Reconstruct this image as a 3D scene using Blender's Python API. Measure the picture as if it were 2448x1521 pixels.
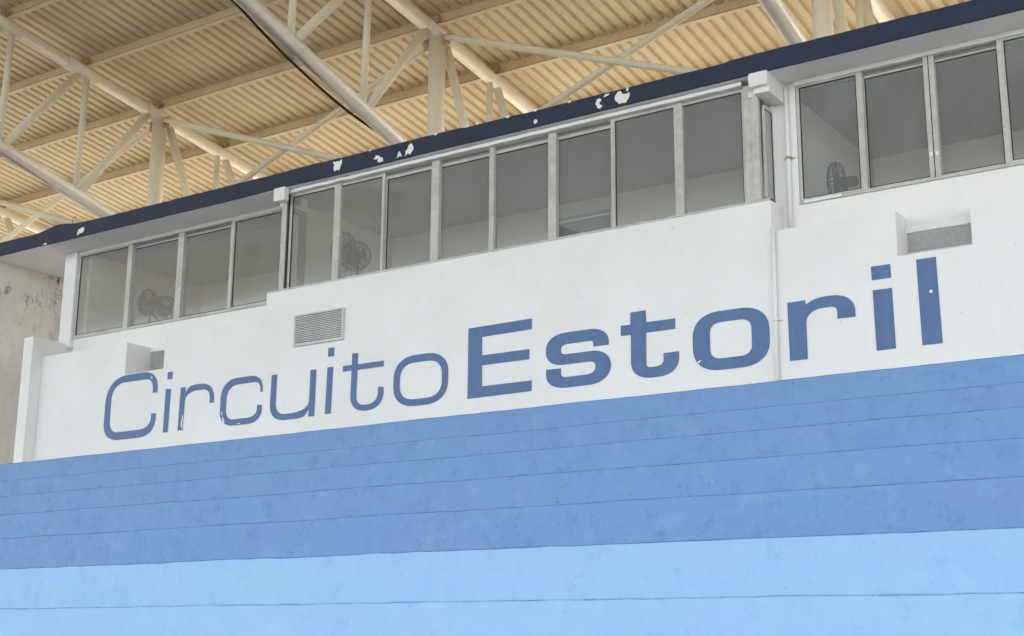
import bpy, bmesh, math, random
from math import sin, cos, pi, radians, sqrt
from mathutils import Vector, Matrix, noise

S = bpy.context.scene
for o in list(bpy.data.objects):
    bpy.data.objects.remove(o)
C = S.collection

# ------------------------------------------------------------------ camera
# world axes: X runs along the facade (to the right), Y goes into the building, Z up; eye at the origin
PITCH, ROLL, YAW = 0.23586355, 0.00722641, -0.59906786
cam_d = bpy.data.cameras.new('camera')
cam = bpy.data.objects.new('camera', cam_d)
C.objects.link(cam)
cam_d.sensor_width = 36.0
cam_d.lens = 36.0 * 3293.57 / 2448.0
cam_d.clip_start = 0.05
cam_d.clip_end = 5000
fw = Vector((sin(YAW) * cos(PITCH), cos(YAW) * cos(PITCH), sin(PITCH)))
rt = Vector((cos(YAW), -sin(YAW), 0))
up = rt.cross(fw)
rt2 = rt * cos(ROLL) + up * sin(ROLL)
up2 = -rt * sin(ROLL) + up * cos(ROLL)
cam.matrix_world = Matrix(((rt2.x, up2.x, -fw.x, 0), (rt2.y, up2.y, -fw.y, 0), (rt2.z, up2.z, -fw.z, 0), (0, 0, 0, 1)))
S.camera = cam
S.render.resolution_x, S.render.resolution_y = 1024, 636

# ------------------------------------------------------------------ light
SUN_EL, SUN_AZ = radians(36), radians(14)      # sun stands behind the stand, a little to the right (azimuth from +Y towards +X)
w = bpy.data.worlds.new('World'); S.world = w; w.use_nodes = True
nt = w.node_tree; nt.nodes.clear()
sky = nt.nodes.new('ShaderNodeTexSky'); sky.sky_type = 'NISHITA'; sky.sun_disc = False
sky.sun_elevation = SUN_EL; sky.sun_rotation = SUN_AZ
sky.dust_density = 1.5
bg = nt.nodes.new('ShaderNodeBackground'); bg.inputs['Strength'].default_value = 0.15
wo = nt.nodes.new('ShaderNodeOutputWorld')
hz = nt.nodes.new('ShaderNodeHueSaturation'); hz.inputs['Saturation'].default_value = .50   # thin high haze: a paler sky
nt.links.new(sky.outputs[0], hz.inputs['Color']); nt.links.new(hz.outputs[0], bg.inputs[0]); nt.links.new(bg.outputs[0], wo.inputs[0])
sd = bpy.data.lights.new('sun', 'SUN'); sd.energy = 2.0; sd.angle = radians(0.53); sd.color = (1.0, 0.94, 0.84)
so = bpy.data.objects.new('sun', sd); C.objects.link(so)
sdir = Vector((sin(SUN_AZ) * cos(SUN_EL), cos(SUN_AZ) * cos(SUN_EL), sin(SUN_EL)))
so.rotation_euler = sdir.to_track_quat('Z', 'Y').to_euler()
so.location = sdir * 60
vs = S.view_settings
vs.view_transform = 'Standard'; vs.look = 'None'; vs.exposure = 2.28; vs.gamma = 1.0; vs.use_curve_mapping = False
S.cycles.max_bounces = 10; S.cycles.diffuse_bounces = 6; S.cycles.transparent_max_bounces = 12
S.cycles.use_denoising = True
S.cycles.sample_clamp_indirect = 8

# ------------------------------------------------------------------ helpers
def thing(name, label, cat, loc=(0, 0, 0), group=None):
    o = bpy.data.objects.new(name, None); C.objects.link(o)
    o.location = loc; o.empty_display_size = 0.2
    o['label'] = label; o['category'] = cat
    if group: o['group'] = group
    return o

def base_of(p):
    v = Vector((0, 0, 0))
    while p is not None:
        v += p.location; p = p.parent
    return v

class MB:
    """collects world-space geometry, then links it as ONE mesh object"""
    def __init__(s): s.v = []; s.f = []; s.m = []; s.smooth = []
    def face(s, pts, mi=0, sm=False):
        n = len(s.v); s.v += [tuple(p) for p in pts]; s.f.append(tuple(range(n, n + len(pts)))); s.m.append(mi); s.smooth.append(sm)
    def box(s, x0, x1, y0, y1, z0, z1, mi=0):
        n = len(s.v)
        s.v += [(x0, y0, z0), (x1, y0, z0), (x1, y1, z0), (x0, y1, z0), (x0, y0, z1), (x1, y0, z1), (x1, y1, z1), (x0, y1, z1)]
        for q in ((0, 3, 2, 1), (4, 5, 6, 7), (0, 1, 5, 4), (1, 2, 6, 5), (2, 3, 7, 6), (3, 0, 4, 7)):
            s.f.append(tuple(n + i for i in q)); s.m.append(mi); s.smooth.append(False)
        return s
    def tube(s, pts, r, seg=20, mi=0, caps=True):
        pts = [Vector(p) for p in pts]; rs = r if isinstance(r, (list, tuple)) else [r] * len(pts)
        n0 = len(s.v); prev = None
        for i, p in enumerate(pts):
            t = (pts[min(i + 1, len(pts) - 1)] - pts[max(i - 1, 0)]).normalized()
            a = t.cross(Vector((0, 0, 1)));
            if a.length < 1e-3: a = t.cross(Vector((1, 0, 0)))
            a.normalize(); b = t.cross(a)
            if prev is not None and a.dot(prev) < 0: a, b = -a, -b
            prev = a
            for k in range(seg):
                q = 2 * pi * k / seg
                s.v.append(tuple(p + a * cos(q) * rs[i] + b * sin(q) * rs[i]))
        for i in range(len(pts) - 1):
            for k in range(seg):
                k2 = (k + 1) % seg
                s.f.append((n0 + i * seg + k, n0 + i * seg + k2, n0 + (i + 1) * seg + k2, n0 + (i + 1) * seg + k)); s.m.append(mi); s.smooth.append(True)
        if caps:
            s.f.append(tuple(n0 + k for k in reversed(range(seg)))); s.m.append(mi); s.smooth.append(False)
            l = n0 + (len(pts) - 1) * seg
            s.f.append(tuple(l + k for k in range(seg))); s.m.append(mi); s.smooth.append(False)
        return s
    def extr(s, prof, x0, x1, mi=0, closed=True):
        """profile of (y, z) run along X"""
        n = len(s.v); k = len(prof)
        for x in (x0, x1): s.v += [(x, y, z) for y, z in prof]
        rng = range(k) if closed else range(k - 1)
        for i in rng:
            j = (i + 1) % k
            s.f.append((n + i, n + j, n + k + j, n + k + i)); s.m.append(mi); s.smooth.append(False)
        if closed:
            s.f.append(tuple(n + i for i in reversed(range(k)))); s.m.append(mi); s.smooth.append(False)
            s.f.append(tuple(n + k + i for i in range(k))); s.m.append(mi); s.smooth.append(False)
        return s
    def panel(s, outline, y0, y1, mi=0):
        """outline of (x, z) given thickness from y0 (front) to y1"""
        n = len(s.v); k = len(outline)
        s.v += [(x, y0, z) for x, z in outline] + [(x, y1, z) for x, z in outline]
        s.f.append(tuple(n + i for i in range(k))); s.m.append(mi); s.smooth.append(False)
        s.f.append(tuple(n + k + i for i in reversed(range(k)))); s.m.append(mi); s.smooth.append(False)
        for i in range(k):
            j = (i + 1) % k
            s.f.append((n + i, n + k + i, n + k + j, n + j)); s.m.append(mi); s.smooth.append(False)
        return s
    def build(s, name, mat, parent=None, label=None, bevel=0, normals=True):
        me = bpy.data.meshes.new(name); b = base_of(parent)
        me.from_pydata([(x - b.x, y - b.y, z - b.z) for x, y, z in s.v], [], s.f)
        mats = mat if isinstance(mat, (list, tuple)) else [mat]
        for m_ in mats: me.materials.append(m_)
        for p, mi, sm in zip(me.polygons, s.m, s.smooth): p.material_index = mi; p.use_smooth = sm
        if normals:
            bm = bmesh.new(); bm.from_mesh(me); bmesh.ops.recalc_face_normals(bm, faces=bm.faces); bm.to_mesh(me); bm.free()
        me.update()
        o = bpy.data.objects.new(name, me); C.objects.link(o)
        if parent is not None: o.parent = parent
        if label: o['label'] = label
        if bevel:
            md = o.modifiers.new('bevel', 'BEVEL'); md.width = bevel; md.segments = 2; md.limit_method = 'ANGLE'; md.angle_limit = radians(50)
        return o

def struct(o): o['kind'] = 'structure'; return o
def tag(o, label, cat, group=None):
    o['label'] = label; o['category'] = cat
    if group: o['group'] = group
    return o

# ------------------------------------------------------------------ materials
def nodemat(name):
    m = bpy.data.materials.new(name); m.use_nodes = True
    t = m.node_tree; b = t.nodes['Principled BSDF']
    return m, t, b

def N(t, kind, **kw):
    n = t.nodes.new(kind)
    for k, v in kw.items(): setattr(n, k, v)
    return n

def pos(t, scale=(1, 1, 1), off=(0, 0, 0)):
    g = N(t, 'ShaderNodeNewGeometry'); mp = N(t, 'ShaderNodeMapping')
    mp.inputs['Scale'].default_value = scale; mp.inputs['Location'].default_value = off
    t.links.new(g.outputs['Position'], mp.inputs['Vector'])
    return mp.outputs[0]

def tex(t, vec, scale, detail=4, rough=0.55, lo=0.35, hi=0.65):
    n = N(t, 'ShaderNodeTexNoise'); n.inputs['Scale'].default_value = scale; n.inputs['Detail'].default_value = detail
    n.inputs['Roughness'].default_value = rough
    t.links.new(vec, n.inputs['Vector'])
    r = N(t, 'ShaderNodeMapRange'); r.inputs[1].default_value = lo; r.inputs[2].default_value = hi
    t.links.new(n.outputs['Fac'], r.inputs[0])
    return r.outputs[0]

def mixc(t, fac, a, b, f=1.0, mode='MIX'):
    m = N(t, 'ShaderNodeMix', data_type='RGBA', blend_type=mode)
    if isinstance(fac, (int, float)): m.inputs[0].default_value = fac
    else:
        if f != 1.0:
            k = N(t, 'ShaderNodeMath', operation='MULTIPLY'); k.inputs[1].default_value = f
            t.links.new(fac, k.inputs[0]); fac = k.outputs[0]
        t.links.new(fac, m.inputs[0])
    for i, c in ((6, a), (7, b)):
        if isinstance(c, (tuple, list)): m.inputs[i].default_value = (*c[:3], 1)
        else: t.links.new(c, m.inputs[i])
    return m.outputs[2]

def bump(t, b, h, strength, dist=0.01):
    n = N(t, 'ShaderNodeBump'); n.inputs['Strength'].default_value = strength; n.inputs['Distance'].default_value = dist
    t.links.new(h, n.inputs['Height']); t.links.new(n.outputs[0], b.inputs['Normal'])

def paint(name, col, dark=None, light=None, rough=0.6, big=0.5, fine=0.25, speck=0.0, speck_col=(0.2, 0.2, 0.2), streak=0.0,
          s_big=0.9, s_mid=5, bumps=0.15, streak_col=None, grime=0.0, off=(0, 0, 0)):
    m, t, b = nodemat(name)
    dark = dark or tuple(c * 0.8 for c in col); light = light or tuple(min(1, c * 1.1) for c in col)
    p = pos(t, off=off)
    c = mixc(t, tex(t, p, s_big, 3, .5, .38, .62), col, dark, big)
    c = mixc(t, tex(t, pos(t, off=(7, 3, 1)), s_mid, 5, .6, .45, .7), c, light, fine)
    c = mixc(t, tex(t, pos(t, off=(1, 9, 5)), s_mid * 2.3, 5, .65, .5, .75), c, dark, fine)
    if streak:
        c = mixc(t, tex(t, pos(t, (3.2, 3.2, .35)), 2.2, 5, .6, .52, .75), c, streak_col or dark, streak)
    if grime:
        c = mixc(t, tex(t, pos(t, (1, 1, 1), (4, 4, 4)), 2.0, 8, .75, .56, .72), c, speck_col, grime)
    if speck:
        c = mixc(t, tex(t, pos(t, off=(3, 3, 8)), 14, 4, .6, .69, .74), c, speck_col, speck)
    t.links.new(c, b.inputs['Base Color'])
    b.inputs['Roughness'].default_value = rough
    if bumps: bump(t, b, tex(t, pos(t), 45, 5, .6, .3, .7), bumps, .004)
    return m

M = {}
M['wall'] = paint('white_wall_paint', (.785, .775, .77), (.70, .687, .672), (.81, .808, .815), .7, .4, .35, .5, (.45, .42, .37), .22, 1.1, 4, .25)
M['wall_warm'] = paint('off_white_paint', (.80, .785, .76), (.72, .70, .66), (.84, .83, .81), .7, .4, .3, .3, (.5, .46, .4), .22, 1.1, 4, .25)
M['trim'] = paint('white_trim_paint', (.78, .775, .76), (.60, .59, .55), (.84, .84, .83), .55, .3, .45, .2, (.4, .37, .3), .3, 3, 14, .1)
M['letter'] = paint('blue_letter_paint', (.062, .130, .283), (.048, .105, .238), (.095, .172, .330), .5, .5, .38, .12, (.3, .4, .6), .28, 1.6, 6, .2, (.13, .22, .44))
M['dark_step'] = paint('mid_blue_step_paint', (.185, .335, .580), (.140, .262, .505), (.245, .40, .610), .55, .85, .5, .34, (.085, .15, .33), .36, 1.2, 5, .3, (.21, .35, .66))
M['light_step'] = paint('light_blue_step_paint', (.335, .535, .745), (.27, .46, .69), (.40, .59, .785), .55, .7, .45, .3, (.18, .36, .6), .2, 1.2, 5, .3)
def step_mat(name, base, violet, teal, dark, pale, sp=.5):
    m, t, b = nodemat(name)
    c = mixc(t, tex(t, pos(t, (1, 1, 1.4), (0, 0, 0)), .75, 3, .5, .36, .62), base, violet, .75)
    c = mixc(t, tex(t, pos(t, (1, 1, 2), (9, 4, 2)), .95, 3, .5, .46, .68), c, teal, .75)
    c = mixc(t, tex(t, pos(t, (1, 1, .8), (3, 8, 1)), 3.4, 6, .68, .50, .72), c, dark, .42)
    c = mixc(t, tex(t, pos(t, (1.1, 1, 1.0), (6, 2, 6)), 6.0, 7, .74, .545, .70), c, dark, .66)
    c = mixc(t, tex(t, pos(t, (1, 1, 1), (2, 2, 7)), 5.0, 5, .65, .54, .72), c, pale, .42)
    c = mixc(t, tex(t, pos(t, (4.5, 1, .35), (4, 2, 1)), 2.4, 5, .6, .56, .74), c, dark, .15)
    c = mixc(t, tex(t, pos(t, (1, 1, 1.3), (8, 5, 3)), 19, 3, .6, .675, .73), c, tuple(q * .5 for q in dark), sp)
    t.links.new(c, b.inputs['Base Color']); b.inputs['Roughness'].default_value = .6
    bump(t, b, tex(t, pos(t), 38, 6, .65, .3, .7), .35, .004)
    return m
M['dark_step'] = step_mat('mid_blue_step_paint', (.146, .286, .530), (.160, .274, .525), (.150, .305, .520), (.088, .190, .400), (.225, .365, .565))
M['light_step'] = step_mat('light_blue_step_paint', (.290, .482, .715), (.312, .472, .722), (.285, .505, .70), (.215, .40, .645), (.37, .55, .75), .25)
M['step_edge'] = paint('worn_step_edge', (.115, .235, .50), (.065, .145, .33), (.155, .30, .57), .8, .8, .8, .4, (.02, .03, .06), .0, 4, 18, .5)
M['step_edge_light'] = paint('worn_light_step_edge', (.215, .40, .66), (.13, .26, .48), (.28, .49, .74), .8, .8, .8, .4, (.03, .05, .1), .0, 4, 18, .5)
M['tread'] = paint('grey_tread_concrete', (.50, .50, .50), rough=.85, speck=.3)
M['navy'] = paint('navy_fascia_paint', (.0112, .0205, .051), (.0085, .0155, .039), (.020, .032, .070), .7, .6, .45, .3, (.07, .085, .13), .2, 2, 9, .2)
M['chip'] = paint('bare_white_plaster', (.82, .82, .81), rough=.85)
M['soffit'] = paint('grey_soffit_paint', (.76, .76, .76), (.66, .66, .65), (.8, .8, .8), .7, .5, .3, .15, (.3, .3, .3), 0, 1.5, 6, .15)
M['alu'] = paint('weathered_aluminium', (.60, .59, .55), (.46, .44, .38), (.68, .67, .65), .42, .4, .5, .25, (.3, .27, .2), .35, 2, 12, .06)
M['alu'].node_tree.nodes['Principled BSDF'].inputs['Metallic'].default_value = 0.15
M['frame'] = paint('greyish_frame_paint', (.50, .49, .44), (.34, .325, .27), (.62, .61, .57), .5, .5, .55, .4, (.32, .28, .2), .4, 2, 12, .06)
M['gasket'] = paint('black_gasket', (.03, .03, .028), rough=.8, bumps=0)
M['steel'] = paint('cream_steel_paint', (.74, .69, .56), (.62, .565, .44), (.79, .75, .64), .62, .45, .4, .25, (.42, .34, .2), .3, 1.3, 8, .08, (.6, .54, .42))
M['strut'] = paint('grey_white_strut_paint', (.66, .64, .58), (.50, .48, .42), (.73, .72, .68), .45, .6, .5, .3, (.35, .3, .22), .2, 1.6, 7, .1)
M['purlin'] = paint('cream_purlin_paint', (.70, .60, .43), (.55, .45, .29), (.75, .67, .50), .55, .5, .5, .5, (.28, .16, .07), .3, 1.5, 10, .1, (.45, .33, .2))
M['rust_and_shade'] = paint('rusty_cleat_and_lip_shade', (.42, .30, .17), (.20, .11, .05), (.6, .5, .35), .8, .8, .8, .6, (.12, .06, .03), 0, 6, 20, .4)
M['cable'] = paint('black_cable_sheath', (.022, .020, .016), rough=.6, bumps=0)
M['mouldy'] = None
M['slab'] = paint('roof_slab_concrete', (.36, .32, .25), rough=.9, speck=.3)
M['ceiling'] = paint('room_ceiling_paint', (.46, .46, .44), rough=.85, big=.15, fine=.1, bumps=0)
M['room'] = paint('room_wall_paint', (.90, .88, .83), rough=.8, big=.15, fine=.1, bumps=0)
M['chair'] = paint('dark_grey_chair_fabric', (.030, .032, .034), rough=.9)
M['chair_plastic'] = paint('black_chair_plastic', (.02, .02, .022), rough=.4, bumps=0)
M['streak_counter'] = paint('pale_streak_counter_laminate', (.62, .62, .62), rough=.4, bumps=0)
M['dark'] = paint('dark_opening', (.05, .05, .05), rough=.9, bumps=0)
M['vent'] = paint('aluminium_louvre', (.56, .56, .55), (.42, .41, .38), (.64, .64, .63), .5, .5, .5, .3, (.25, .22, .18), .3, 4, 16, .05)

def mouldy():
    m, t, b = nodemat('mouldy_white_render')
    p = pos(t)
    c = mixc(t, tex(t, p, .8, 4, .6, .35, .7), (.76, .74, .70), (.64, .615, .575), .8)
    c = mixc(t, tex(t, pos(t, off=(2, 5, 9)), 5, 6, .65, .48, .72), c, (.56, .53, .49), .5)
    c = mixc(t, tex(t, pos(t, (3, 3, .5), (1, 5, 2)), 2.5, 6, .7, .52, .75), c, (.42, .39, .34), .4)
    # mould and flaked spots grow where rain runs in under the roof edge: strongest in the top metre
    sep = N(t, 'ShaderNodeSeparateXYZ'); t.links.new(p, sep.inputs[0])
    hi = N(t, 'ShaderNodeMapRange'); hi.inputs[1].default_value = 4.3; hi.inputs[2].default_value = 5.6; t.links.new(sep.outputs[2], hi.inputs[0])
    a = tex(t, pos(t, (1, 1, .7), (11, 2, 4)), 4.0, 9, .8, .53, .60)
    g = tex(t, pos(t, off=(5.6, 1.3, .4)), 1.6, 2, .5, .42, .58)
    k = N(t, 'ShaderNodeMath', operation='MULTIPLY'); t.links.new(a, k.inputs[0]); t.links.new(g, k.inputs[1])
    k2 = N(t, 'ShaderNodeMath', operation='MULTIPLY'); t.links.new(k.outputs[0], k2.inputs[0]); t.links.new(hi.outputs[0], k2.inputs[1])
    c = mixc(t, k2.outputs[0], c, (.06, .055, .05), .95)
    t.links.new(c, b.inputs['Base Color']); b.inputs['Roughness'].default_value = .9
    bump(t, b, tex(t, pos(t), 25, 6, .7, .3, .7), .5, .006)
    return m
M['mouldy'] = mouldy()

def sheet_mat():
    m, t, b = nodemat('cream_roof_sheet_paint')
    p = pos(t)
    sep = N(t, 'ShaderNodeSeparateXYZ'); t.links.new(p, sep.inputs[0])
    # one cover sheet is five ribs wide: each weathered a little differently
    d = N(t, 'ShaderNodeMath', operation='DIVIDE'); d.inputs[1].default_value = .965; t.links.new(sep.outputs[0], d.inputs[0])
    fl = N(t, 'ShaderNodeMath', operation='FLOOR'); t.links.new(d.outputs[0], fl.inputs[0])
    wn = N(t, 'ShaderNodeTexWhiteNoise', noise_dimensions='1D'); t.links.new(fl.outputs[0], wn.inputs['W'])
    c = mixc(t, wn.outputs['Value'], (.745, .645, .46), (.685, .585, .405), 1)
    c = mixc(t, tex(t, pos(t, off=(2, 2, 2)), .7, 4, .6, .4, .7), c, (.64, .52, .36), .55)
    c = mixc(t, tex(t, pos(t, (1, .22, 1)), 6, 5, .65, .5, .75), c, (.52, .42, .29), .4)
    c = mixc(t, tex(t, pos(t, (1, .5, 1), (5, 0, 0)), 11, 5, .7, .58, .75), c, (.80, .71, .54), .35)
    t.links.new(c, b.inputs['Base Color']); b.inputs['Roughness'].default_value = .5
    return m
M['sheet'] = sheet_mat()

def glass_mat(name, tint, dust_haze, spec, rough=.015):
    m = bpy.data.materials.new(name); m.use_nodes = True; t = m.node_tree; t.nodes.clear()
    out = N(t, 'ShaderNodeOutputMaterial'); tr = N(t, 'ShaderNodeBsdfTransparent'); gl = N(t, 'ShaderNodeBsdfGlossy'); df = N(t, 'ShaderNodeBsdfDiffuse')
    tr.inputs[0].default_value = (*tint, 1); gl.inputs['Roughness'].default_value = rough
    gl.inputs[0].default_value = (.95, .96, .97, 1); df.inputs[0].default_value = (.62, .635, .635, 1)
    fr = N(t, 'ShaderNodeFresnel'); fr.inputs[0].default_value = 1.45
    k = N(t, 'ShaderNodeMath', operation='MULTIPLY'); k.inputs[1].default_value = spec; t.links.new(fr.outputs[0], k.inputs[0])
    a = N(t, 'ShaderNodeMixShader'); b = N(t, 'ShaderNodeMixShader')
    du = N(t, 'ShaderNodeMath', operation='MULTIPLY_ADD'); du.inputs[1].default_value = dust_haze * .35; du.inputs[2].default_value = dust_haze * .95
    t.links.new(tex(t, pos(t, (1, 1, .6)), 3.0, 5, .6, .35, .7), du.inputs[0])
    t.links.new(du.outputs[0], a.inputs[0]); t.links.new(tr.outputs[0], a.inputs[1]); t.links.new(df.outputs[0], a.inputs[2])
    t.links.new(k.outputs[0], b.inputs[0]); t.links.new(a.outputs[0], b.inputs[1]); t.links.new(gl.outputs[0], b.inputs[2])
    t.links.new(b.outputs[0], out.inputs[0])
    return m
M['hatch'] = paint('grey_hatch_board_and_gap_shade', (.20, .20, .185), rough=.7, bumps=0)
M['side_glass'] = glass_mat('painted_reflection_side_glass', (.8, .82, .82), .40, .5, .05)  # extra diffuse share paints a pale grey reflection into this pane
M['glass'] = glass_mat('dusty_window_glass', (.965, .97, .965), .105, .36, .06)

# ------------------------------------------------------------------ ground
def ground_mat():
    m, t, b = nodemat('pale_dry_ground')
    c = mixc(t, tex(t, pos(t), .15, 6, .6, .35, .65), (.30, .27, .21), (.23, .21, .165), 1)
    t.links.new(c, b.inputs['Base Color']); b.inputs['Roughness'].default_value = .95
    return m
g = MB(); g.face([(-1500, -1500, -1.66), (1500, -1500, -1.66), (1500, 1500, -1.66), (-1500, 1500, -1.66)])
struct(g.build('ground', ground_mat()))

# ------------------------------------------------------------------ seating terrace (concrete steps)
ZS = {-4: -1.15, -3: -.80, -2: -.45, -1: -.10, 0: .253, 1: .603, 2: .953, 3: 1.296, 4: 1.633, 5: 1.964, 6: 2.351}
YS = {k: 6.16 + .862 * k for k in ZS}
terr = bpy.data.objects.new('seating_terrace', None); C.objects.link(terr); struct(terr)
def step(k):
    b = MB(); x0, x1, n = -26.0, 7.0, 330
    y, z = YS[k], ZS[k]; zb = ZS.get(k - 1, -1.5) - .02; yb = YS.get(k + 1, 12.6) + .03
    rows = []
    for i in range(n + 1):
        x = x0 + (x1 - x0) * i / n
        w1 = noise.noise(Vector((x * 1.3, k * 5.1, 0))) * .006 + noise.noise(Vector((x * 7, k * 3.3, 4))) * .0035
        w2 = noise.noise(Vector((x * .5, k * 2.1, 9))) * .008
        c = .0075 + .0045 * noise.noise(Vector((x * 5, k, 7)))
        rows.append([(x, y + w2, zb), (x, y + w2, z + w1 - c), (x, y + w2 + .008, z + w1), (x, y + .10, z + .0), (x, yb, z)])
    base = len(b.v)
    for r in rows: b.v += r
    for i in range(n):
        for j in range(4):
            a = i * 5 + j
            b.f.append((a, a + 5, a + 6, a + 1)); b.m.append((0, 1, 2, 2)[j]); b.smooth.append(False)
    light = k <= 1
    return b.build('terrace_step', [M['light_step' if light else 'dark_step'], M['step_edge_light' if k < 1 else 'step_edge'], M['tread']], terr,
                   'light blue painted step' if light else 'mid blue painted step')
for k in sorted(ZS): step(k)

# ------------------------------------------------------------------ press box
YA = 12.2          # front wall with the lettering, bay windows
YBL, YBR = 12.62, 12.50   # recessed window walls of the left and right wings
ZP, ZN, ZSILL, ZHEAD, ZSOF, ZTOP = 4.03, 3.58, 4.355, 5.655, 5.675, 5.89
box = thing('press_box', 'white press box with navy roof edge, window rows and blue painted lettering above the steps', 'building', (-8.66, 12.2, 2.35))

# front wall: one slab with vent recesses cut out and the raised middle bay
b = MB()
out = [(-16.48, 2.2), (-.85, 2.2), (-.85, ZP), (-3.30, ZP), (-3.30, ZN), (-3.99, ZN), (-3.99, ZP), (-5.23, ZP), (-5.23, ZSILL),
       (-12.09, ZSILL), (-12.09, ZP), (-13.92, ZP), (-13.92, ZN), (-14.68, ZN), (-14.68, ZP), (-16.48, ZP)]
# built from butted boxes so that every face is planar and clean
for x0, x1, z1 in ((-16.48, -14.68, ZP), (-14.68, -13.92, ZN), (-13.92, -12.09, ZP), (-12.09, -5.23, ZSILL), (-5.23, -3.99, ZP), (-3.99, -3.30, ZN), (-3.30, -.85, ZP)):
    pass
b.v = [(x, YA, z) for x, z in out] + [(x, 12.45, z) for x, z in out]
k = len(out); cells = []
xs = [-16.48, -14.68, -13.92, -12.09, -5.23, -3.99, -3.30, -.85]
tops = [ZP, ZN, ZP, ZSILL, ZP, ZN, ZP]
b = MB()
for i in range(7):
    x0, x1, z1 = xs[i], xs[i + 1], tops[i]
    yb = YBL - .003 if x1 < -10 else YBR - .003
    b.face([(x0, YA, 2.2), (x1, YA, 2.2), (x1, YA, z1), (x0, YA, z1)])
    b.face([(x0, YA, z1), (x1, YA, z1), (x1, yb, z1), (x0, yb, z1)])
for x, za, zb_, yb in ((-14.68, ZN, ZP, YBL), (-13.92, ZN, ZP, YBL), (-12.09, ZP, ZSILL, YBL), (-5.23, ZP, ZSILL, YBR), (-3.99, ZN, ZP, YBR), (-3.30, ZN, ZP, YBR)):
    b.face([(x, YA, za), (x, yb - .003, za), (x, yb - .003, zb_), (x, YA, zb_)])
b.build('wall', M['wall'], box, normals=False)

# pilaster closing the left end, standing proud of the wall
b = MB(); b.box(-16.69, -16.483, 12.015, YBL, 2.2, 4.30)
b.build('pilaster', M['wall'], box, bevel=.008)

# recessed window walls of the wings (below and beside the windows)
b = MB()
b.box(-16.37, -12.06, YBL, YBL + .12, 3.0, ZSILL - .003)
b.box(-12.21, -12.06, YBL + .002, YBL + .12, ZSILL - .003, ZSOF - .002)
b.build('wing_wall', M['wall_warm'], box)
b = MB()
b.box(-5.40, -.85, YBR, YBR + .12, 3.0, ZSILL - .003)
b.box(-5.40, -5.045, YBR, YBR + .12, ZSILL - .003, ZSOF - .002)
b.box(-1.0, -.85, YBR, YBR + .12, ZSILL - .003, ZSOF - .002)
b.build('wing_wall', M['wall_warm'], box)
# nib at the end of the left wing, its foot cut at a slant
b = MB(); b.panel([(-16.635, 4.262), (-16.375, 4.225), (-16.375, ZSOF - .002), (-16.635, ZSOF - .002)], YBL - .06, 13.1)
b.build('corner_post', M['wall'], box, bevel=.006)

# roof slab: navy fascia with an uneven top edge, grey soffit under it, concrete on top
b = MB(); n = 300; x0, x1 = -19.9, 1.6; YF = 12.08
for i in range(n + 1):
    x = x0 + (x1 - x0) * i / n
    zt = ZTOP + noise.noise(Vector((x * 1.1, 0, 3))) * .010 + noise.noise(Vector((x * 6, 0, 1))) * .005 + .055 * math.exp(-((x + 16.25) / .28) ** 2)
    zt += -.015 if -9 < x < -5.6 else 0
    zb_ = ZSOF + noise.noise(Vector((x * .8, 5, 0))) * .007 + noise.noise(Vector((x * 9, 8, 0))) * .003
    yy = YF + noise.noise(Vector((x * .7, 2, 2))) * .006
    b.v += [(x, yy + .02, zb_), (x, yy, zb_ + .004), (x, yy, zt - .006), (x, yy + .012, zt), (x, yy + .25, zt - .012)]
for i in range(n):
    for j in range(4):
        a = i * 5 + j; b.f.append((a, a + 5, a + 6, a + 1)); b.m.append(0); b.smooth.append(j in (0,))
b.build('fascia', M['navy'], box, normals=True)
b = MB(); b.box(x0, x1, YF + .025, 18.2, ZSOF - .001, ZSOF + .06)
b.build('soffit', M['soffit'], box)
b = MB(); b.box(x0, x1, YF + .28, 18.2, ZSOF + .062, ZTOP - .04)
b.build('roof_slab', M['slab'], box)

# white plaster showing where the navy and blue paint has flaked off
def chip(cx, cz, pts, y, sc=1.0):
    bb = MB(); o = [(cx + px * sc, cz + pz * sc) for px, pz in pts]
    # ragged outline
    rag = []
    for i in range(len(o)):
        a, c_ = o[i], o[(i + 1) % len(o)]
        rag.append(a)
        mx, mz = (a[0] + c_[0]) / 2, (a[1] + c_[1]) / 2; d = math.hypot(c_[0] - a[0], c_[1] - a[1]) * .13
        rag.append((mx + random.uniform(-d, d), mz + random.uniform(-d, d)))
    bb.panel(rag, y, y + .004)
    return bb.build('paint_chip', M['chip'], box)
random.seed(4)
YC = YF - .008
chip(-10.87, 5.795, [(-.075, .06), (-.05, .015), (-.06, -.02), (-.045, -.075), (.0, -.06), (.03, -.075), (.055, -.02), (.075, .02), (.07, .065), (.03, .045), (0, .05), (-.04, .045)], YC)
chip(-10.21, 5.745, [(-.085, .015), (-.045, .05), (.0, .04), (.065, .0), (.07, -.045), (.02, -.05), (-.02, -.03), (-.01, .005), (-.045, .0)], YC)
chip(-9.885, 5.735, [(-.045, -.04), (-.03, .005), (-.005, .045), (.02, .0), (.04, -.035), (.0, -.02)], YC)
chip(-9.745, 5.755, [(-.06, -.06), (-.055, .0), (-.02, .03), (-.01, .065), (.035, .085), (.06, .05), (.065, .0), (.02, -.055), (-.02, -.03)], YC)
chip(-7.945, 5.735, [(-.025, -.01), (-.01, .025), (.02, .015), (.022, -.015), (.0, -.03)], YC)
chip(-7.12, 5.765, [(-.05, .0), (-.03, .045), (.01, .055), (.03, .03), (.0, .0), (.045, -.04), (.015, -.065), (-.02, -.05), (-.03, -.02)], YC)
chip(-7.03, 5.835, [(-.035, -.012), (-.01, .018), (.045, .012), (.02, -.006)], YC)
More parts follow.
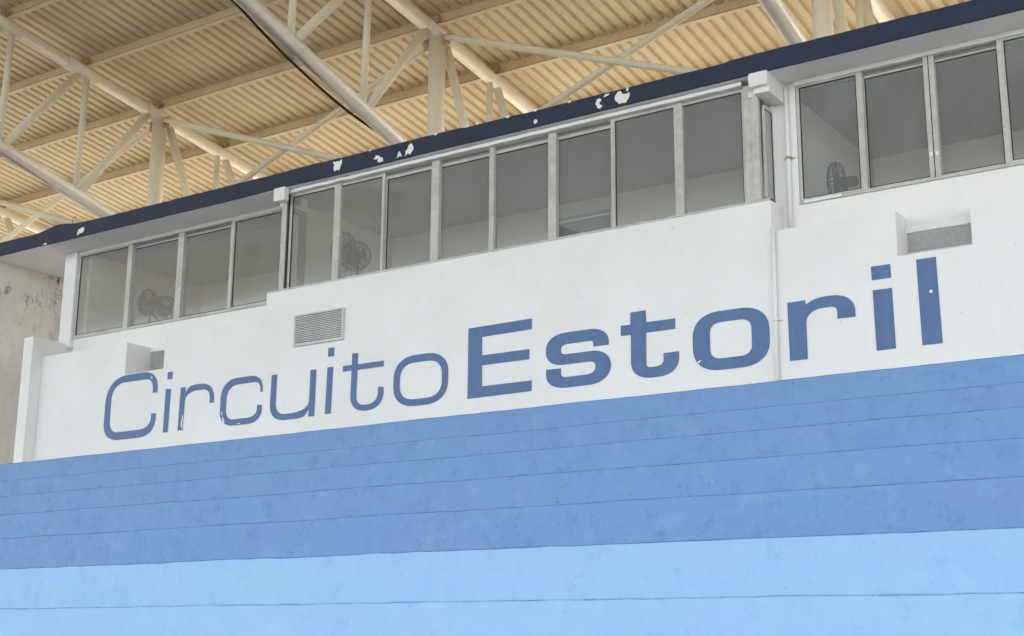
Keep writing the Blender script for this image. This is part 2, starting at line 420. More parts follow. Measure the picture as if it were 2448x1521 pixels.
chip(-6.83, 5.775, [(-.09, .03), (-.06, .065), (-.02, .07), (.0, .03), (.05, .02), (.085, .035), (.08, -.03), (.04, -.08), (.0, -.07), (-.04, -.08), (-.085, -.03)], YC)
chip(-6.765, 5.85, [(-.018, -.02), (-.004, .03), (.012, .0), (.006, -.028)], YC)
chip(-15.70, 5.755, [(-.085, -.03), (-.06, .03), (-.015, .035), (.03, .055), (.075, .04), (.07, -.01), (.03, -.035), (-.03, -.03), (-.06, -.055)], YC)
chip(-16.49, 5.685, [(-.05, -.008), (-.01, .016), (.04, .012), (.02, -.01)], YC)
for x, z in ((-8.75, 5.885), (-9.35, 5.882), (-8.9, 5.882), (-8.32, 5.872), (-7.5, 5.868), (-7.95, 5.868), (-10.35, 5.885)):
    chip(x, z, [(-.025, -.008), (0, .012), (.03, .006), (.01, -.014)], YC)

# ---- windows
def window(x0, x1, z0, z1, y, sash, parent=box, fr=.035, name='window', bottom=.028, top=.022):
    """one glazed panel: frame of four bars, dark gasket, pane as its child. sliding sashes sit deeper and lower"""
    if sash: z1 -= .045; y += .035
    b = MB(); d = .032
    b.box(x0, x0 + fr, y, y + d, z0, z1); b.box(x1 - fr, x1, y, y + d, z0, z1)
    b.box(x0 + fr, x1 - fr, y + .001, y + d, z0, z0 + bottom); b.box(x0 + fr, x1 - fr, y + .001, y + d, z1 - top, z1)
    f = b.build(name, M['frame'], parent, bevel=.003)
    gk = MB(); gx0, gx1, gz0, gz1 = x0 + fr, x1 - fr, z0 + bottom, z1 - top; q = .009
    gk.box(gx0, gx0 + q, y + .006, y + .02, gz0, gz1); gk.box(gx1 - q, gx1, y + .006, y + .02, gz0, gz1)
    gk.box(gx0 + q, gx1 - q, y + .006, y + .02, gz0, gz0 + q); gk.box(gx0 + q, gx1 - q, y + .006, y + .02, gz1 - q, gz1)
    gk.build('gasket', M['gasket'], f)
    if sash: gk = MB(); gk.box(x0 + .004, x1 - .004, y + .004, y + .03, z1 + .001, z1 + .028); gk.build('track_gap_shade', M['hatch'], f)  # dark strip painting the shaded gap between head and sliding sash
    p = MB(); p.box(gx0 + q, gx1 - q, y + .012, y + .016, gz0 + q, gz1 - q)
    p.build('pane', M['glass'], f)
    return f

def rough_strip(x0, x1, y0, y1, z0, z1, mat, name, amp=.006, seed=0, parent=box):
    """painted head or sill strip with a hand-brushed, uneven lower and upper edge"""
    b = MB(); n = max(8, int((x1 - x0) * 14))
    for i in range(n + 1):
        x = x0 + (x1 - x0) * i / n
        a = noise.noise(Vector((x * 5, seed, 0))) * amp; c_ = noise.noise(Vector((x * 8, seed, 5))) * amp
        b.v += [(x, y0, z0 + a), (x, y0, z1 + c_), (x, y1, z1 + c_), (x, y1, z0 + a)]
    for i in range(n):
        for j in range(4):
            a = i * 4 + j; a2 = i * 4 + (j + 1) % 4; b.f.append((a, a + 4, a2 + 4, a2)); b.m.append(0); b.smooth.append(False)
    b.face([b.v[q] for q in (0, 1, 2, 3)]); b.face([b.v[-8 + q] for q in (4, 5, 6, 7)])
    return b.build(name, mat, parent)

# bay: outer frame rails
YW = YA + .012
rough_strip(-11.80, -5.49, YA - .03, YW + .10, ZHEAD - .030, ZHEAD + .012, M['trim'], 'window_head', .010, 1)
rough_strip(-12.09, -5.23, YA - .006, YW + .12, ZSILL + .001, ZSILL + .022, M['frame'], 'window_sill', .007, 2)
zs, zh = ZSILL + .020, ZHEAD - .032
bay = [(-11.79, -10.975, 0), (-10.985, -10.243, 0), (-10.26, -9.455, 1), (-9.465, -8.62, 1), (-8.665, -7.82, 1), (-7.83, -7.045, 1), (-7.06, -6.25, 0), (-6.25, -5.49, 0)]
for i, (a, c_, sa) in enumerate(bay):
    window(a, c_, zs, zh, YW + .02 + (.012 if i % 2 else 0), sa, fr=.04, bottom=.012, top=.035)
def post(x0, x1, z0, z1, y0, y1, mat='frame', name='window_post'):
    b = MB(); b.box(x0, x1, y0, y1, z0, z1); return b.build(name, M[mat], box, bevel=.004)
for x0, x1 in ((-11.035, -10.935), (-9.515, -9.40), (-7.875, -7.772), (-6.30, -6.20)):
    post(x0, x1, zs + .001, zh - .001, YW + .012, YW + .075)
for x0, x1 in ((-10.272, -10.232), (-8.68, -8.615), (-7.07, -7.03)):
    post(x0, x1, zs + .001, zh - .001, YW + .015, YW + .07)
post(-11.885, -11.812, zs + .001, ZHEAD - .02, YA - .004, YW + .10)
post(-11.806, -11.792, zs + .001, ZHEAD - .02, YA + .010, YW + .10, 'gasket', 'gap')
post(-5.488, -5.412, zs + .001, zh, YA + .004, YW + .10)
post(-5.408, -5.325, zs + .001, zh - .03, YA - .012, YA + .045)
rough_strip(-5.43, -5.30, YA - .014, YW + .04, 5.48, 5.535, M['trim'], 'paint_patch', .01, 9)
rough_strip(-11.92, -11.80, YA - .012, YW + .04, 5.475, 5.52, M['trim'], 'paint_patch', .01, 3)
# glazed return at the right end of the bay
b = MB(); X = -5.312
b.box(X, X + .03, YA + .06, YBR - .07, zs, zs + .04); b.box(X, X + .03, YA + .06, YBR - .07, 5.36, 5.40)
b.box(X, X + .03, YA + .048, YA + .060, zs + .041, 5.359); b.box(X, X + .03, YBR - .075, YBR - .045, zs + .041, 5.359)
f = b.build('side_window', M['frame'], box, bevel=.003)
p = MB(); p.box(X + .022, X + .026, YA + .061, YBR - .076, zs + .041, 5.359); p.build('pane', M['side_glass'], f)
g_ = MB(); g_.box(X + .004, X + .033, YBR - .082, YBR - .0757, zs + .041, 5.359); g_.box(X + .004, X + .028, YA + .076, YBR - .0855, 5.350, 5.3585); g_.build('gasket', M['gasket'], f)
b = MB(); b.box(-5.312, -5.282, YBR - .044, YBR, zs - .02, 5.45); b.build('side_jamb', M['wall_warm'], box)
# concealed left return of the bay
X = -11.884
b = MB(); b.box(X, X + .034, YA + .115, YBL - .003, 5.502, ZSOF - .002); b.build('bay_return', M['room'], box)
b = MB(); b.box(X, X + .034, YA + .115, 12.484, 5.422, 5.50); b.box(X, X + .034, 12.486, YBL - .003, ZSILL + .023, 5.50); f = b.build('side_window', M['hatch'], box)
b = MB(); b.box(X + .01, X + .02, YA + .116, 12.483, ZSILL + .023, 5.42); b.build('panel', M['chip'], f)  # opaque white board painting the bright view through the side glass
# beam ends under the roof edge
b = MB()
b.panel([(-5.362, 5.640), (-5.35, 5.6735), (-5.156, 5.6735), (-5.157, 5.535), (-5.17, 5.522), (-5.25, 5.530), (-5.345, 5.523), (-5.358, 5.56)], 12.045, 12.10)
b.panel([(-5.345, 5.6735), (-5.156, 5.6735), (-5.158, 5.462), (-5.33, 5.468)], 12.101, YBR - .003)
b.build('beam_end', M['trim'], box, 'cracked white beam end', bevel=.006)
b = MB(); b.panel([(-11.905, 5.502), (-11.722, 5.496), (-11.722, 5.672), (-11.905, 5.672)], 12.045, 12.13)
b.build('beam_end', M['trim'], box, bevel=.005)

# wings
def wing(x0, x1, muls, pattern, Y, seed):
    """muls: x ranges of the posts; pattern: 1 = sliding sash"""
    rough_strip(x0, x1, Y - .028, Y + .08, ZHEAD - .034, ZHEAD + .016, M['trim'], 'window_head', .009, seed)
    rough_strip(x0, x1, Y - .022, Y + .09, ZSILL - .002, ZSILL + .022, M['frame'], 'window_sill', .005, seed + 1)
    z0, z1 = ZSILL + .023, ZHEAD - .036
    edges = [x0] + [(a + c_) / 2 for a, c_ in muls] + [x1]
    for i in range(len(edges) - 1):
        window(edges[i] + .003, edges[i + 1] - .003, z0, z1, Y - .012 + (0 if pattern[i] else 0), pattern[i], fr=.034)
    for a, c_ in muls: post(a, c_, z0 + .001, z1 - .001, Y - .022, Y + .05)
wing(-16.37, -12.262, [(-15.285, -15.19), (-14.245, -14.13), (-13.215, -13.155)], (0, 1, 1, 0), YBL, 21)
b = MB(); b.box(-12.261, -12.20, YBL - .035, YBL + .02, ZSILL - .04, ZSOF - .003); b.build('window_post', M['frame'], box, bevel=.004)
wing(-5.04, -1.0, [(-4.395, -4.333), (-3.722, -3.618), (-3.02, -2.972), (-1.99, -1.93)], (0, 1, 1, 0, 0), YBR, 31)
b = MB(); b.box(-3.675, -3.666, YBR - .0235, YBR - .02, ZSILL + .024, ZHEAD - .037); b.build('seam', M['gasket'], box)
for x in (-3.695, -3.640):
    b = MB(); b.box(x - .012, x + .012, YBR - .034, YBR - .023, 4.585, 4.63); b.build('catch', M['trim'], box)
rough_strip(-4.99, -4.60, YBR - .026, YBR - .022, ZSILL + .002, ZSILL + .03, M['chip'], 'tape', .002, 44)

# ---- ventilation grilles
def vent(x0, x1, z0, z1, Y, n, frame=True, missing=0):
    b = MB(); f = .022 if frame else .012; d = .03 if frame else .022
    b.box(x0, x1, Y - d, Y + .0, z0, z0 + f); b.box(x0, x1, Y - d, Y + .0, z1 - f, z1)
    b.box(x0, x0 + f, Y - d, Y + .0, z0 + f, z1 - f); b.box(x1 - f, x1, Y - d, Y + .0, z0 + f, z1 - f)
    h = (z1 - z0 - 2 * f) / n
    for i in range(n):
        z = z0 + f + i * h; j = random.uniform(-.0012, .0012)
        y0 = Y - d + .003
        b.face([(x0 + f, y0, z + h * .60 + j), (x1 - f, y0, z + h * .60 - j), (x1 - f, y0 + .001, z + h * .02 - j), (x0 + f, y0 + .001, z + h * .02 + j)])
        b.face([(x0 + f, y0 + .0005, z + h * .02 + j), (x1 - f, y0 + .0005, z + h * .02 - j), (x1 - f, y0 + .016, z - h * .1), (x0 + f, y0 + .016, z - h * .1)])
    o = b.build('vent_grille', M['vent'], box, normals=False)
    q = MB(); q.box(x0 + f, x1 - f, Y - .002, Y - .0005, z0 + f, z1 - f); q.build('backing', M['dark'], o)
    return o
vent(-11.573, -10.768, 3.600, 3.997, YA, 16)
vent(-14.66, -13.92, 3.690, 3.965, YBL, 17, False)
vent(-3.99, -3.30, 3.660, 3.890, YBR, 14, False)
for x0, x1, Y in ((-14.677, -13.923, YBL), (-3.988, -3.302, YBR)):
    b = MB(); b.box(x0, x1, Y - .028, Y - .003, 3.4, 3.658 if Y == YBR else 3.688); b.build('recess_back', M['wall_warm'], box)
rough_strip(-4.0 + .012, -3.302, YBR - .030, YBR - .023, 3.872, 3.93, M['trim'], 'paint_patch', .012, 51)

# ---- pipes on the wall
def pipe(pts, r, name, mat='wall', seams=()):
    b = MB(); b.tube(pts, r, 16)
    o = b.build(name, M[mat], box)
    for z, m_ in seams:
        q = MB(); x, y = pts[0][0], pts[0][1]; q.tube([(x, y, z - .012), (x, y, z + .012)], r * 1.22, 16)
        for sx in (-1, 1): q.tube([(x + sx * r * 1.2, y + .01, z), (x + sx * (r + .035), y + .03, z)], .006, 8)
        q.build('pipe_clip', M[m_], o)
    return o
pipe([(-5.135, YBR - .03, 5.63), (-5.14, YBR - .03, 4.03)], .024, 'wall_pipe', 'wall', ((4.86, 'rust_and_shade'),))
pipe([(-5.206, YA - .028, 4.06), (-5.225, YA - .028, 2.2)], .022, 'wall_pipe', 'wall', ((3.12, 'trim'),))
b = MB(); b.box(-5.172, -5.160, YBR - .006, YBR - .002, 4.03, 4.30); b.build('joint_gap', M['gasket'], box)

# ---- room behind the glass
b = MB(); b.box(-16.3, -.9, 12.75, 15.2, ZSOF - .012, ZSOF - .004); b.box(-12.0, -5.27, YA + .14, 12.749, ZSOF - .012, ZSOF - .004)
b.build('room_ceiling', M['ceiling'], box)
b = MB(); b.box(-12.02, -5.28, 14.56, 14.66, 3.9, ZSOF - .013); b.box(-16.28, -12.13, 14.95, 15.05, 3.9, ZSOF - .013); b.box(-5.17, -.95, 15.1, 15.2, 3.9, ZSOF - .013)
b.build('room_back_wall', M['room'], box)
b = MB(); b.box(-16.36, -.88, 12.75, 15.2, 3.88, 3.96); b.build('room_floor', M['room'], box)
b = MB(); b.box(-16.36, -16.29, 12.76, 15.05, 3.96, ZSOF - .013); b.build('partition', M['room'], box)
b = MB(); b.box(-12.12, -12.03, 12.78, 14.66, 3.96, ZSOF - .013); b.build('partition', M['room'], box)
b = MB(); b.box(-12.12, -12.03, YBL + .121, 12.68, 5.50, ZSOF - .013); b.build('partition', M['room'], box)
b = MB(); b.box(-5.27, -5.18, YBR + .121, 15.1, 3.96, ZSOF - .013); b.build('partition', M['room'], box)
b = MB(); b.box(-.95, -.88, YBR + .121, 15.1, 3.96, ZSOF - .013); b.build('partition', M['room'], box)

# outer shell of the building behind
b = MB(); b.box(-16.7, -.6, 15.3, 15.45, -1.6, ZSOF - .003); b.build('rear_wall', M['wall_warm'], box)

# ------------------------------------------------------------------ lettering painted on the wall
def outline(pts):
    """pts: (x, z) sharp, or (x, z, rin, rout): superelliptic corner"""
    res = []; n = len(pts)
    for i, p in enumerate(pts):
        P = Vector(p[:2])
        if len(p) == 2: res.append(P); continue
        rin = p[2]; ro = p[3] if len(p) > 3 else p[2]
        a = Vector(pts[i - 1][:2]); c_ = Vector(pts[(i + 1) % n][:2])
        A = P + (a - P).normalized() * rin; B = P + (c_ - P).normalized() * ro
        k = .62
        c1 = A + (P - A) * k; c2 = B + (P - B) * k
        for j in range(11):
            t = j / 10; res.append(A * (1 - t) ** 3 + c1 * 3 * t * (1 - t) ** 2 + c2 * 3 * t * t * (1 - t) + B * t ** 3)
    return res
def letter(ch, loops, bold=False):
    cu = bpy.data.curves.new('letter', 'CURVE'); cu.dimensions = '2D'; cu.fill_mode = 'BOTH'; cu.extrude = .0008
    for lp in loops:
        pl = outline(lp); sp = cu.splines.new('POLY'); sp.points.add(len(pl) - 1)
        for q, v in zip(sp.points, pl): q.co = (v.x, v.y, 0, 1)
        sp.use_cyclic_u = True
    tmp = bpy.data.objects.new('tmp', cu); C.objects.link(tmp)
    me = bpy.data.meshes.new_from_object(tmp.evaluated_get(bpy.context.evaluated_depsgraph_get()))
    bpy.data.objects.remove(tmp)
    bb = box.location
    for v in me.vertices:
        x, z, e = v.co; v.co = (x - bb.x, YA - .0035 - e - bb.y, z - bb.z)
    me.materials.clear(); me.materials.append(M['letter'])
    o = bpy.data.objects.new('letter', me); C.objects.link(o); o.parent = box
    o['label'] = ('bold' if bold else 'thin') + ' blue painted letter ' + ch
    return o
def ring(L, R, B, T, l, r, b_, t_, ro, ri):
    return [[(L, B, *ro[::-1]), (L, T, *ro), (R, T, *ro[::-1]), (R, B, *ro)],
            [(l, b_, *ri[::-1]), (l, t_, *ri), (r, t_, *ri[::-1]), (r, b_, *ri)]]
letter('C', [[(-14.003, 3.273), (-14.095, 3.273), (-14.095, 3.472, .15, .15), (-14.915, 3.472, .26, .22), (-14.915, 2.800, .18, .17), (-14.095, 2.800, .22, .15), (-14.095, 2.996), (-14.003, 2.996), (-14.003, 2.692, .24, .30), (-15.033, 2.692, .32, .24), (-15.033, 3.572, .36, .42), (-14.003, 3.572, .30, .24)]])
letter('i', [[(-13.844, 3.302), (-13.741, 3.291), (-13.752, 2.718), (-13.846, 2.722)], [(-13.826, 3.524), (-13.731, 3.524), (-13.730, 3.424), (-13.825, 3.428)]])
letter('r', [[(-13.558, 3.292), (-13.466, 3.290), (-13.462, 3.215, .001, .001), (-13.40, 3.305, .08, .10), (-12.928, 3.305, .26, .22), (-12.928, 3.034), (-13.009, 3.038), (-13.005, 3.224, .13, .13), (-13.465, 3.224, .22, .13), (-13.474, 2.722), (-13.570, 2.727)]])
letter('c', [[(-12.078, 3.093), (-12.112, 3.096), (-12.125, 3.228, .09, .10), (-12.703, 3.228, .20, .17), (-12.703, 2.786, .14, .14), (-12.160, 2.786, .16, .10), (-12.160, 2.934), (-12.075, 2.927), (-12.075, 2.706, .17, .24), (-12.810, 2.706, .26, .20), (-12.810, 3.315, .25, .28), (-12.078, 3.315, .22, .18)]])
letter('u', [[(-11.933, 3.288), (-11.840, 3.286), (-11.844, 2.777, .15, .16), (-11.294, 2.777, .30, .13), (-11.288, 3.284), (-11.192, 3.279), (-11.198, 2.706), (-11.292, 2.710), (-11.292, 2.800, .001, .001), (-11.37, 2.702, .05, .12), (-11.947, 2.702, .26, .22)]])
letter('i', [[(-11.014, 3.286), (-10.921, 3.281), (-10.935, 2.715), (-11.029, 2.717)], [(-11.013, 3.523), (-10.915, 3.520), (-10.917, 3.414), (-11.014, 3.416)]])
letter('t', [[(-10.629, 3.411), (-10.536, 3.409), (-10.536, 3.272), (-10.138, 3.272), (-10.138, 3.203), (-10.538, 3.203), (-10.546, 2.774, .12, .13), (-10.215, 2.774, .17, .13), (-10.215, 2.967), (-10.130, 2.961), (-10.130, 2.702, .20, .24), (-10.638, 2.702, .24, .20), (-10.631, 3.205), (-10.767, 3.205), (-10.767, 3.274), (-10.629, 3.274)]])
letter('o', ring(-9.985, -9.192, 2.690, 3.287, -9.890, -9.283, 2.770, 3.198, (.25, .32), (.17, .21)))
letter('E', [[(-8.919, 3.504), (-8.065, 3.511), (-8.064, 3.389), (-8.728, 3.384), (-8.725, 3.174), (-8.094, 3.173), (-8.097, 3.059), (-8.725, 3.060), (-8.721, 2.824), (-8.063, 2.823), (-8.067, 2.706), (-8.920, 2.700)]], True)
letter('s', [[(-7.099, 3.104), (-7.286, 3.105), (-7.290, 3.172, .03, .04), (-7.690, 3.172, .09, .05), (-7.690, 3.062, .04, .06), (-7.074, 3.062, .24, .18), (-7.074, 2.700, .20, .28), (-7.882, 2.700, .26, .16), (-7.879, 2.919), (-7.689, 2.915), (-7.689, 2.815, .04, .06), (-7.264, 2.815, .12, .07), (-7.264, 2.950, .05, .08), (-7.882, 2.950, .22, .16), (-7.882, 3.300, .17, .26), (-7.099, 3.300, .24, .16)]], True)
letter('t', [[(-6.838, 3.414), (-6.656, 3.416), (-6.650, 3.289), (-6.316, 3.286), (-6.319, 3.176), (-6.653, 3.177), (-6.657, 2.812, .04, .05), (-6.458, 2.812, .10, .06), (-6.458, 2.940), (-6.280, 2.940), (-6.280, 2.702, .18, .24), (-6.838, 2.702, .24, .18), (-6.834, 3.176), (-6.955, 3.178), (-6.954, 3.287), (-6.839, 3.286)]], True)
letter('o', ring(-6.124, -5.293, 2.698, 3.297, -5.932, -5.482, 2.815, 3.182, (.24, .30), (.10, .12)), True)
letter('r', [[(-5.098, 3.283), (-4.915, 3.284), (-4.912, 3.240, .001, .001), (-4.80, 3.295, .06, .10), (-4.421, 3.295, .24, .18), (-4.421, 3.058), (-4.599, 3.059), (-4.599, 3.185, .05, .07), (-4.911, 3.185, .18, .13), (-4.912, 2.705), (-5.094, 2.706)]], True)
letter('i', [[(-4.245, 3.287), (-4.060, 3.286), (-4.055, 2.710), (-4.238, 2.708)], [(-4.249, 3.517), (-4.064, 3.517), (-4.062, 3.384), (-4.247, 3.384)]], True)
letter('l', [[(-3.819, 3.519), (-3.636, 3.520), (-3.624, 2.708), (-3.810, 2.710)]], True)
# flaked spots on the letters
YL = YA - .0075
chip(-3.70, 3.20, [(-.018, 0), (0, .02), (.018, .005), (.012, -.014), (-.006, -.014)], YL, .95)
chip(-13.495, 2.83, [(-.006, .085), (.008, .09), (.01, .0), (.014, -.09), (-.004, -.07), (-.012, 0)], YL)
chip(-12.765, 2.865, [(-.02, .03), (.0, .035), (.008, .0), (-.014, -.012)], YL)
chip(-12.745, 2.79, [(-.022, .035), (-.006, .04), (.03, -.03), (.02, -.05), (-.004, -.012)], YL)
chip(-12.46, 2.718, [(-.03, .006), (0, .012), (.03, .004), (.0, -.004)], YL)
chip(-6.055, 2.80, [(-.03, -.018), (-.012, .012), (.03, .02), (.0, -.002)], YL)
chip(-14.13, 3.485, [(-.02, .0), (0, .01), (.02, -.006), (0, -.012)], YL)

# ------------------------------------------------------------------ mouldy side wall at the far left
b = MB(); b.box(-18.05, -17.8, 11.7, 16.5, -1.6, ZSOF - .004)
tag(b.build('side_wall', M['mouldy']), 'mouldy grey-white side wall under the left end of the navy roof edge', 'wall')

# ------------------------------------------------------------------ pedestal fans in the rooms
def fan(x, y, z, rot, label, R_=.19, tilt=0):
    """caged fan: hub height z, cage radius R_, facing turned by rot from the facade"""
    z0 = 3.962
    t = thing('pedestal_fan', label, 'fan', (x, y, z0), 'pedestal fans behind the glass')
    Rm = Matrix.Rotation(rot, 4, 'Z') @ Matrix.Rotation(tilt, 4, 'X')
    def T(p): q = Rm @ Vector(p); return (q.x + x, q.y + y, q.z + z)
    b = MB(); n = 40
    for rr, yy in ((R_, 0), (R_ * .97, -.045), (R_ * .97, .045), (R_ * .72, -.075), (R_ * .42, -.088), (R_ * .72, .075)):
        pts = [T((rr * cos(2 * pi * i / n), yy, rr * sin(2 * pi * i / n))) for i in range(n + 1)]
        b.tube(pts, .010 if yy == 0 else .0048, 6, caps=False)
    for i in range(26):
        a_ = 2 * pi * i / 26; c_, s_ = cos(a_), sin(a_)
        for sg in (-1, 1):
            b.tube([T((.03 * c_, sg * .095, .03 * s_)), T((R_ * .5 * c_, sg * .088, R_ * .5 * s_)), T((R_ * .8 * c_, sg * .068, R_ * .8 * s_)), T((R_ * c_, 0, R_ * s_))], .0036, 5, caps=False)
    b.build('cage', M['chair_plastic'], t)
    b = MB()
    for k_ in range(3):
        a0 = 2 * pi * k_ / 3; pr = []
        for i in range(9):
            u = i / 8; pr.append((.05 + u * (R_ * .86 - .05), a0 - .28 - .25 * u, -.022)); 
        for i in range(8, -1, -1):
            u = i / 8; pr.append((.05 + u * (R_ * .86 - .05), a0 + .45 + .38 * math.sin(u * 2.2), .022))
        P3 = [T((r_ * cos(q), yy, r_ * sin(q))) for r_, q, yy in pr]
        for i in range(8):
            j = 17 - i; b.face([P3[i], P3[i + 1], P3[j - 1], P3[j]], 0, True)
    b.build('blades', M['chair'], t, normals=False)
    b = MB(); b.tube([T((0, -.03, 0)), T((0, .05, 0)), T((0, .20, 0)), T((0, .22, 0))], [.045, .062, .055, .03], 18); b.build('motor', M['chair_plastic'], t)
    b = MB(); b.tube([T((0, .10, -.05)), (x, y + .06, z - .16), (x, y + .06, z0 + .03)], [.022, .019, .016], 12); b.build('pole', M['chair_plastic'], t)
    b = MB(); b.tube([(x, y + .06, z0), (x, y + .06, z0 + .022), (x, y + .06, z0 + .034)], [.19, .185, .05], 32); b.build('base', M['chair_plastic'], t)
fan(-15.27, 13.00, 4.840, radians(-12), 'dark caged fan behind the second pane from the left, higher of the two there')
fan(-15.27, 13.32, 4.815, radians(28), 'dark caged fan behind second pane from the left, lower one of the two')
fan(-11.55, 13.00, 5.060, radians(-10), 'dark caged fan behind the second pane of the middle window row, left and higher one', .215)
fan(-11.60, 13.30, 5.040, radians(34), 'dark caged fan behind the second pane of the middle window row, right and lower one', .205)
fan(-4.84, 13.00, 4.690, radians(-74), 'dark caged fan seen edge-on behind the first pane right of the wall pipes', .22)
# added counters, standing in for pale reflected streaks low in the glass
def streak_counter(x0, x1, y, z, label):
    t = thing('streak_counter', label, 'streak_counter', ((x0 + x1) / 2, y, 3.96), 'counters added behind the glass')
    b = MB(); b.box(x0, x1, y, y + .45, z - .035, z); b.build('top', M['streak_counter'], t, bevel=.004)
    b = MB(); b.box(x0, x1, y + .36, y + .39, 3.965, z - .036); b.build('front', M['room'], t)
streak_counter(-16.2, -12.2, 14.1, 4.78, 'pale ledge added for reflected streaks low in the left row of windows')
streak_counter(-5.1, -1.2, 14.1, 4.78, 'pale ledge added for reflected streaks low in the right row of windows')
# framed hatch panel standing behind the fifth pane of the middle row
t = thing('hatch_panel', 'grey framed panel low behind the fifth pane of the middle window row', 'panel', (-8.0, 12.8, 3.96))
b = MB(); b.box(-8.20, -7.44, 12.80, 12.83, 4.755, 4.772); b.build('rail', M['streak_counter'], t)
b = MB(); b.box(-8.20, -7.44, 12.812, 12.84, 3.97, 4.752); b.build('board', M['hatch'], t)
b = MB(); b.box(-8.20, -7.44, 12.812, 12.84, 4.775, 4.825); b.build('top_board', M['hatch'], t)
b = MB(); b.panel([(-8.08, 4.30), (-7.72, 4.30), (-7.72, 4.56), (-8.08, 4.725)], 12.79, 12.808); b.build('screen', M['chair'], t)

# ------------------------------------------------------------------ roof over the stand
RS = -.145
def zr(y, a): return a + RS * y
A_SHEET, A_PUR, A_RAF = 11.34, 11.335, 11.06
roof = thing('stand_roof', 'cream corrugated metal roof over the stand seen from below', 'roof', (-8.6, 9, 10))
b = MB(); P_ = .193; x = -52.0; ys = [-13.3 + i * 1.5 for i in range(23)]  # unseen front and left reach lengthened to keep sky reflections off the panes
prof = [(0, 0), (.108, 0), (.122, .05), (.179, .05), (.193, 0)]
xp = []
while x < 9: xp += [(x + px, pz) for px, pz in prof[:-1]]; x += P_
for y in ys: b.v += [(px, y, zr(y, A_SHEET) + pz) for px, pz in xp]
nx = len(xp)
for j in range(len(ys) - 1):
    for i in range(nx - 1):
        a = j * nx + i; b.f.append((a, a + nx, a + nx + 1, a + 1)); b.m.append(0); b.smooth.append(False)
b.build('roof_sheet', M['sheet'], roof, normals=False)
PY = [11.90 - .05 + 1.553 * i for i in range(-14, 6)]
for y in PY:
    b = MB(); z = zr(y, A_PUR); th = .006; h = .195
    # Z section with a lipped bottom flange turned to the front
    pr = [(y + .055, z), (y, z), (y, z - h + th), (y - .060, z - h + th), (y - .060, z - h + .026), (y - .066, z - h + .026), (y - .066, z - h), (y + th, z - h), (y + th, z - th), (y + .055, z - th)]
    b.extr(pr, -52, 9)
    b.face([(-52, y - .067, z - h + .016), (9, y - .067, z - h + .016), (9, y - .067, z - h + .0275), (-52, y - .067, z - h + .0275)], 1)  # dark strip painting the shadow line along the lip
    b.build('purlin', [M['purlin'], M['rust_and_shade']], roof)

FX = [-23.95, -17.62, -11.62, -5.66, .32]
TUBE = {-23.95: (7.10, -.255), -17.62: (7.10, -.245), -11.62: (7.22, -.298), -5.66: (7.22, -.298), .32: (7.22, -.298)}  # height of bottom chord at Y=13.1, slope
names = ['leftmost roof truss, only its rear end showing at the left edge', 'roof truss with its column in the left quarter of the picture', 'middle roof truss, its big slanting tube has the black cable',
         'roof truss at the upper right whose column stands above the bay end', 'roof truss beyond the right edge']
for i, X in enumerate(FX):
    z0, sl = TUBE[X]
    zt = lambda y: z0 + sl * (y - 13.1)
    za = lambda y: zr(y, A_RAF)
    t = thing('roof_truss', names[i], 'truss', (X, 15, 5.85), 'steel roof trusses')
    b = MB(); b.tube([(X, -11, za(-11)), (X, 19.55, za(19.55))], .105, 24); b.build('rafter', M['steel'], t)  # unseen front end follows the lengthened roof sheet
    b = MB(); b.tube([(X, -.5, zt(-.5)), (X, 14.98, zt(14.98))], .108, 28); b.build('bottom_chord', M['strut'], t)
    b = MB(); b.tube([(X, 15, 5.8), (X, 15, za(15) - .09)], .125, 28); b.build('column', M['steel'], t)
    b = MB(); b.tube([(X, 15.05, zt(15)), (X, 19.2, 6.55)], .09, 20); b.build('rear_chord', M['strut'], t)
    for yv in (13.38, 11.92, 10.4, 8.85, 7.3, 5.75, 4.2):
        b = MB(); b.tube([(X, yv, zt(yv) + .08), (X, yv + .04, za(yv) - .08)], .050, 16); b.build('web_post', M['steel'], t)
        b = MB(); b.tube([(X, yv + .08, zt(yv) + .04), (X, yv + 1.34, za(yv + 1.34) - .08)], .066, 16); b.build('web_diagonal', M['steel'], t)
    b = MB(); b.tube([(X, 15.20, za(15.2) - .05), (X, 16.33, 6.3)], .070, 16); b.build('web_diagonal', M['steel'], t)
    b = MB(); b.tube([(X, 16.36, za(16.36) - .05), (X, 16.36, 6.35)], .050, 16); b.build('web_post', M['steel'], t)
    b = MB(); b.tube([(X, 16.55, za(16.55) - .05), (X, 17.7, 6.3)], .066, 16); b.build('web_diagonal', M['steel'], t)
    # reinforcing sleeves on the rafter at the nodes, gusset plates, purlin cleats
    for ys_ in (13.3, 11.8, 15.0):
        b = MB(); b.tube([(X, ys_ - .32, za(ys_ - .32)), (X, ys_ + .30, za(ys_ + .30))], .114, 24); b.build('sleeve', M['steel'], t)
    for s_ in (-1, 1):
        b = MB()
        b.box(X + s_ * .10, X + s_ * .24, 14.985, 15.003, za(15) - .22, za(15) - .04)
        for q in (.15, .21): b.tube([(X + s_ * q, 14.965, za(15) - .10), (X + s_ * q, 14.984, za(15) - .10)], .013, 8)
        for q in (.15, .21): b.tube([(X + s_ * q, 14.965, za(15) - .16), (X + s_ * q, 14.984, za(15) - .16)], .013, 8)
        b.build('gusset', M['rust_and_shade'], t)
    for y in PY:
        if y < 5 or y > 17.6: continue
        b = MB()
        b.box(X - .10, X + .13, y - .085, y - .070, zr(y, A_PUR) - .16, zr(y, A_PUR) - .05)
        for q in (-.05, .09): b.tube([(X + q, y - .10, zr(y, A_PUR) - .10), (X + q, y - .086, zr(y, A_PUR) - .10)], .014, 8)
        b.build('cleat', M['rust_and_shade'], t)

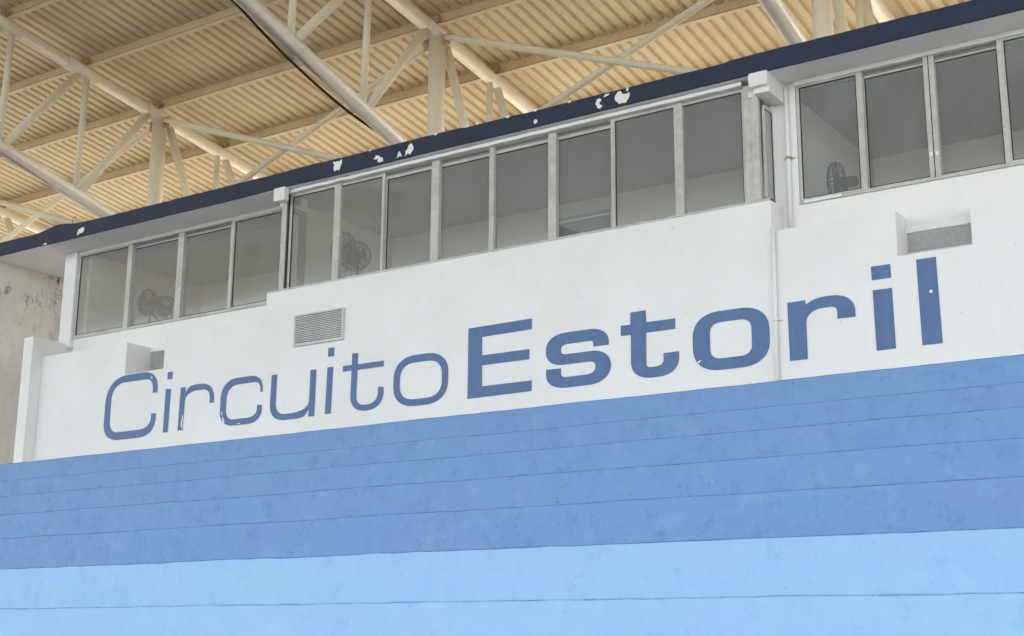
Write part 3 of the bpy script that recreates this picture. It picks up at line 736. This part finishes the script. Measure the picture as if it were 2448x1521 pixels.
def brace(Xa, Xb, label):
    t = thing('cross_brace', label, 'brace', ((Xa + Xb) / 2, 15, 7.7), 'crossed braces between the trusses')
    zt_, zb_ = 8.775, 6.62
    for s_, (x0_, x1_) in enumerate(((Xa + .18, Xb - .1), (Xb - .18, Xa + .1))):
        y = 14.955 + .09 * s_
        b = MB(); b.tube([(x0_, y, zt_), (x0_ + (x1_ - x0_) * .03, y, zt_ - (zt_ - zb_) * .03), (x1_, y, zb_)], [.035, .052, .052], 16)
        b.build('brace_tube', M['steel'], t)
brace(FX[0], FX[1], 'crossed brace tubes at the far left edge above the navy roof edge')
brace(FX[1], FX[2], 'crossed brace tubes between the left and middle columns')
brace(FX[2], FX[3], 'crossed brace tubes between the middle column and the upper right one')
brace(FX[3], FX[4], 'crossed brace tubes right of the upper right column')

# sagging cable beside the middle bottom chord
b = MB()
pts = [(-11.70, 5.0, 9.70), (-11.72, 7.0, 9.03), (-11.74, 9.0, 8.42), (-11.75, 10.3, 8.03), (-11.75, 11.03, 7.80), (-11.76, 11.45, 7.640), (-11.77, 11.84, 7.500), (-11.77, 12.24, 7.365), (-11.76, 12.65, 7.235), (-11.75, 13.21, 7.09), (-11.72, 13.72, 6.985), (-11.66, 14.1, 6.88)]
# smooth it
sm = []
for i in range(len(pts) - 1):
    p0, p1, p2, p3 = (Vector(pts[max(0, min(len(pts) - 1, j))]) for j in (i - 1, i, i + 1, i + 2))
    for k_ in range(5):
        u = k_ / 5; sm.append(.5 * ((2 * p1) + (p2 - p0) * u + (2 * p0 - 5 * p1 + 4 * p2 - p3) * u * u + (3 * p1 - p0 - 3 * p2 + p3) * u ** 3))
b.tube(sm, .019, 10)
tag(b.build('cable', M['cable']), 'black cable sagging beside the big slanting roof tube', 'cable')
# bit of bent wire standing on the roof edge
b = MB(); b.tube([(-16.02 + .05 * (1 - cos(a)) , 12.16, 5.93 + .11 * sin(a)) for a in [i * pi * .75 / 8 for i in range(9)]], .004, 6)
tag(b.build('bent_wire', M['cable']), 'small bent wire sticking up from the navy roof edge at the left', 'wire')
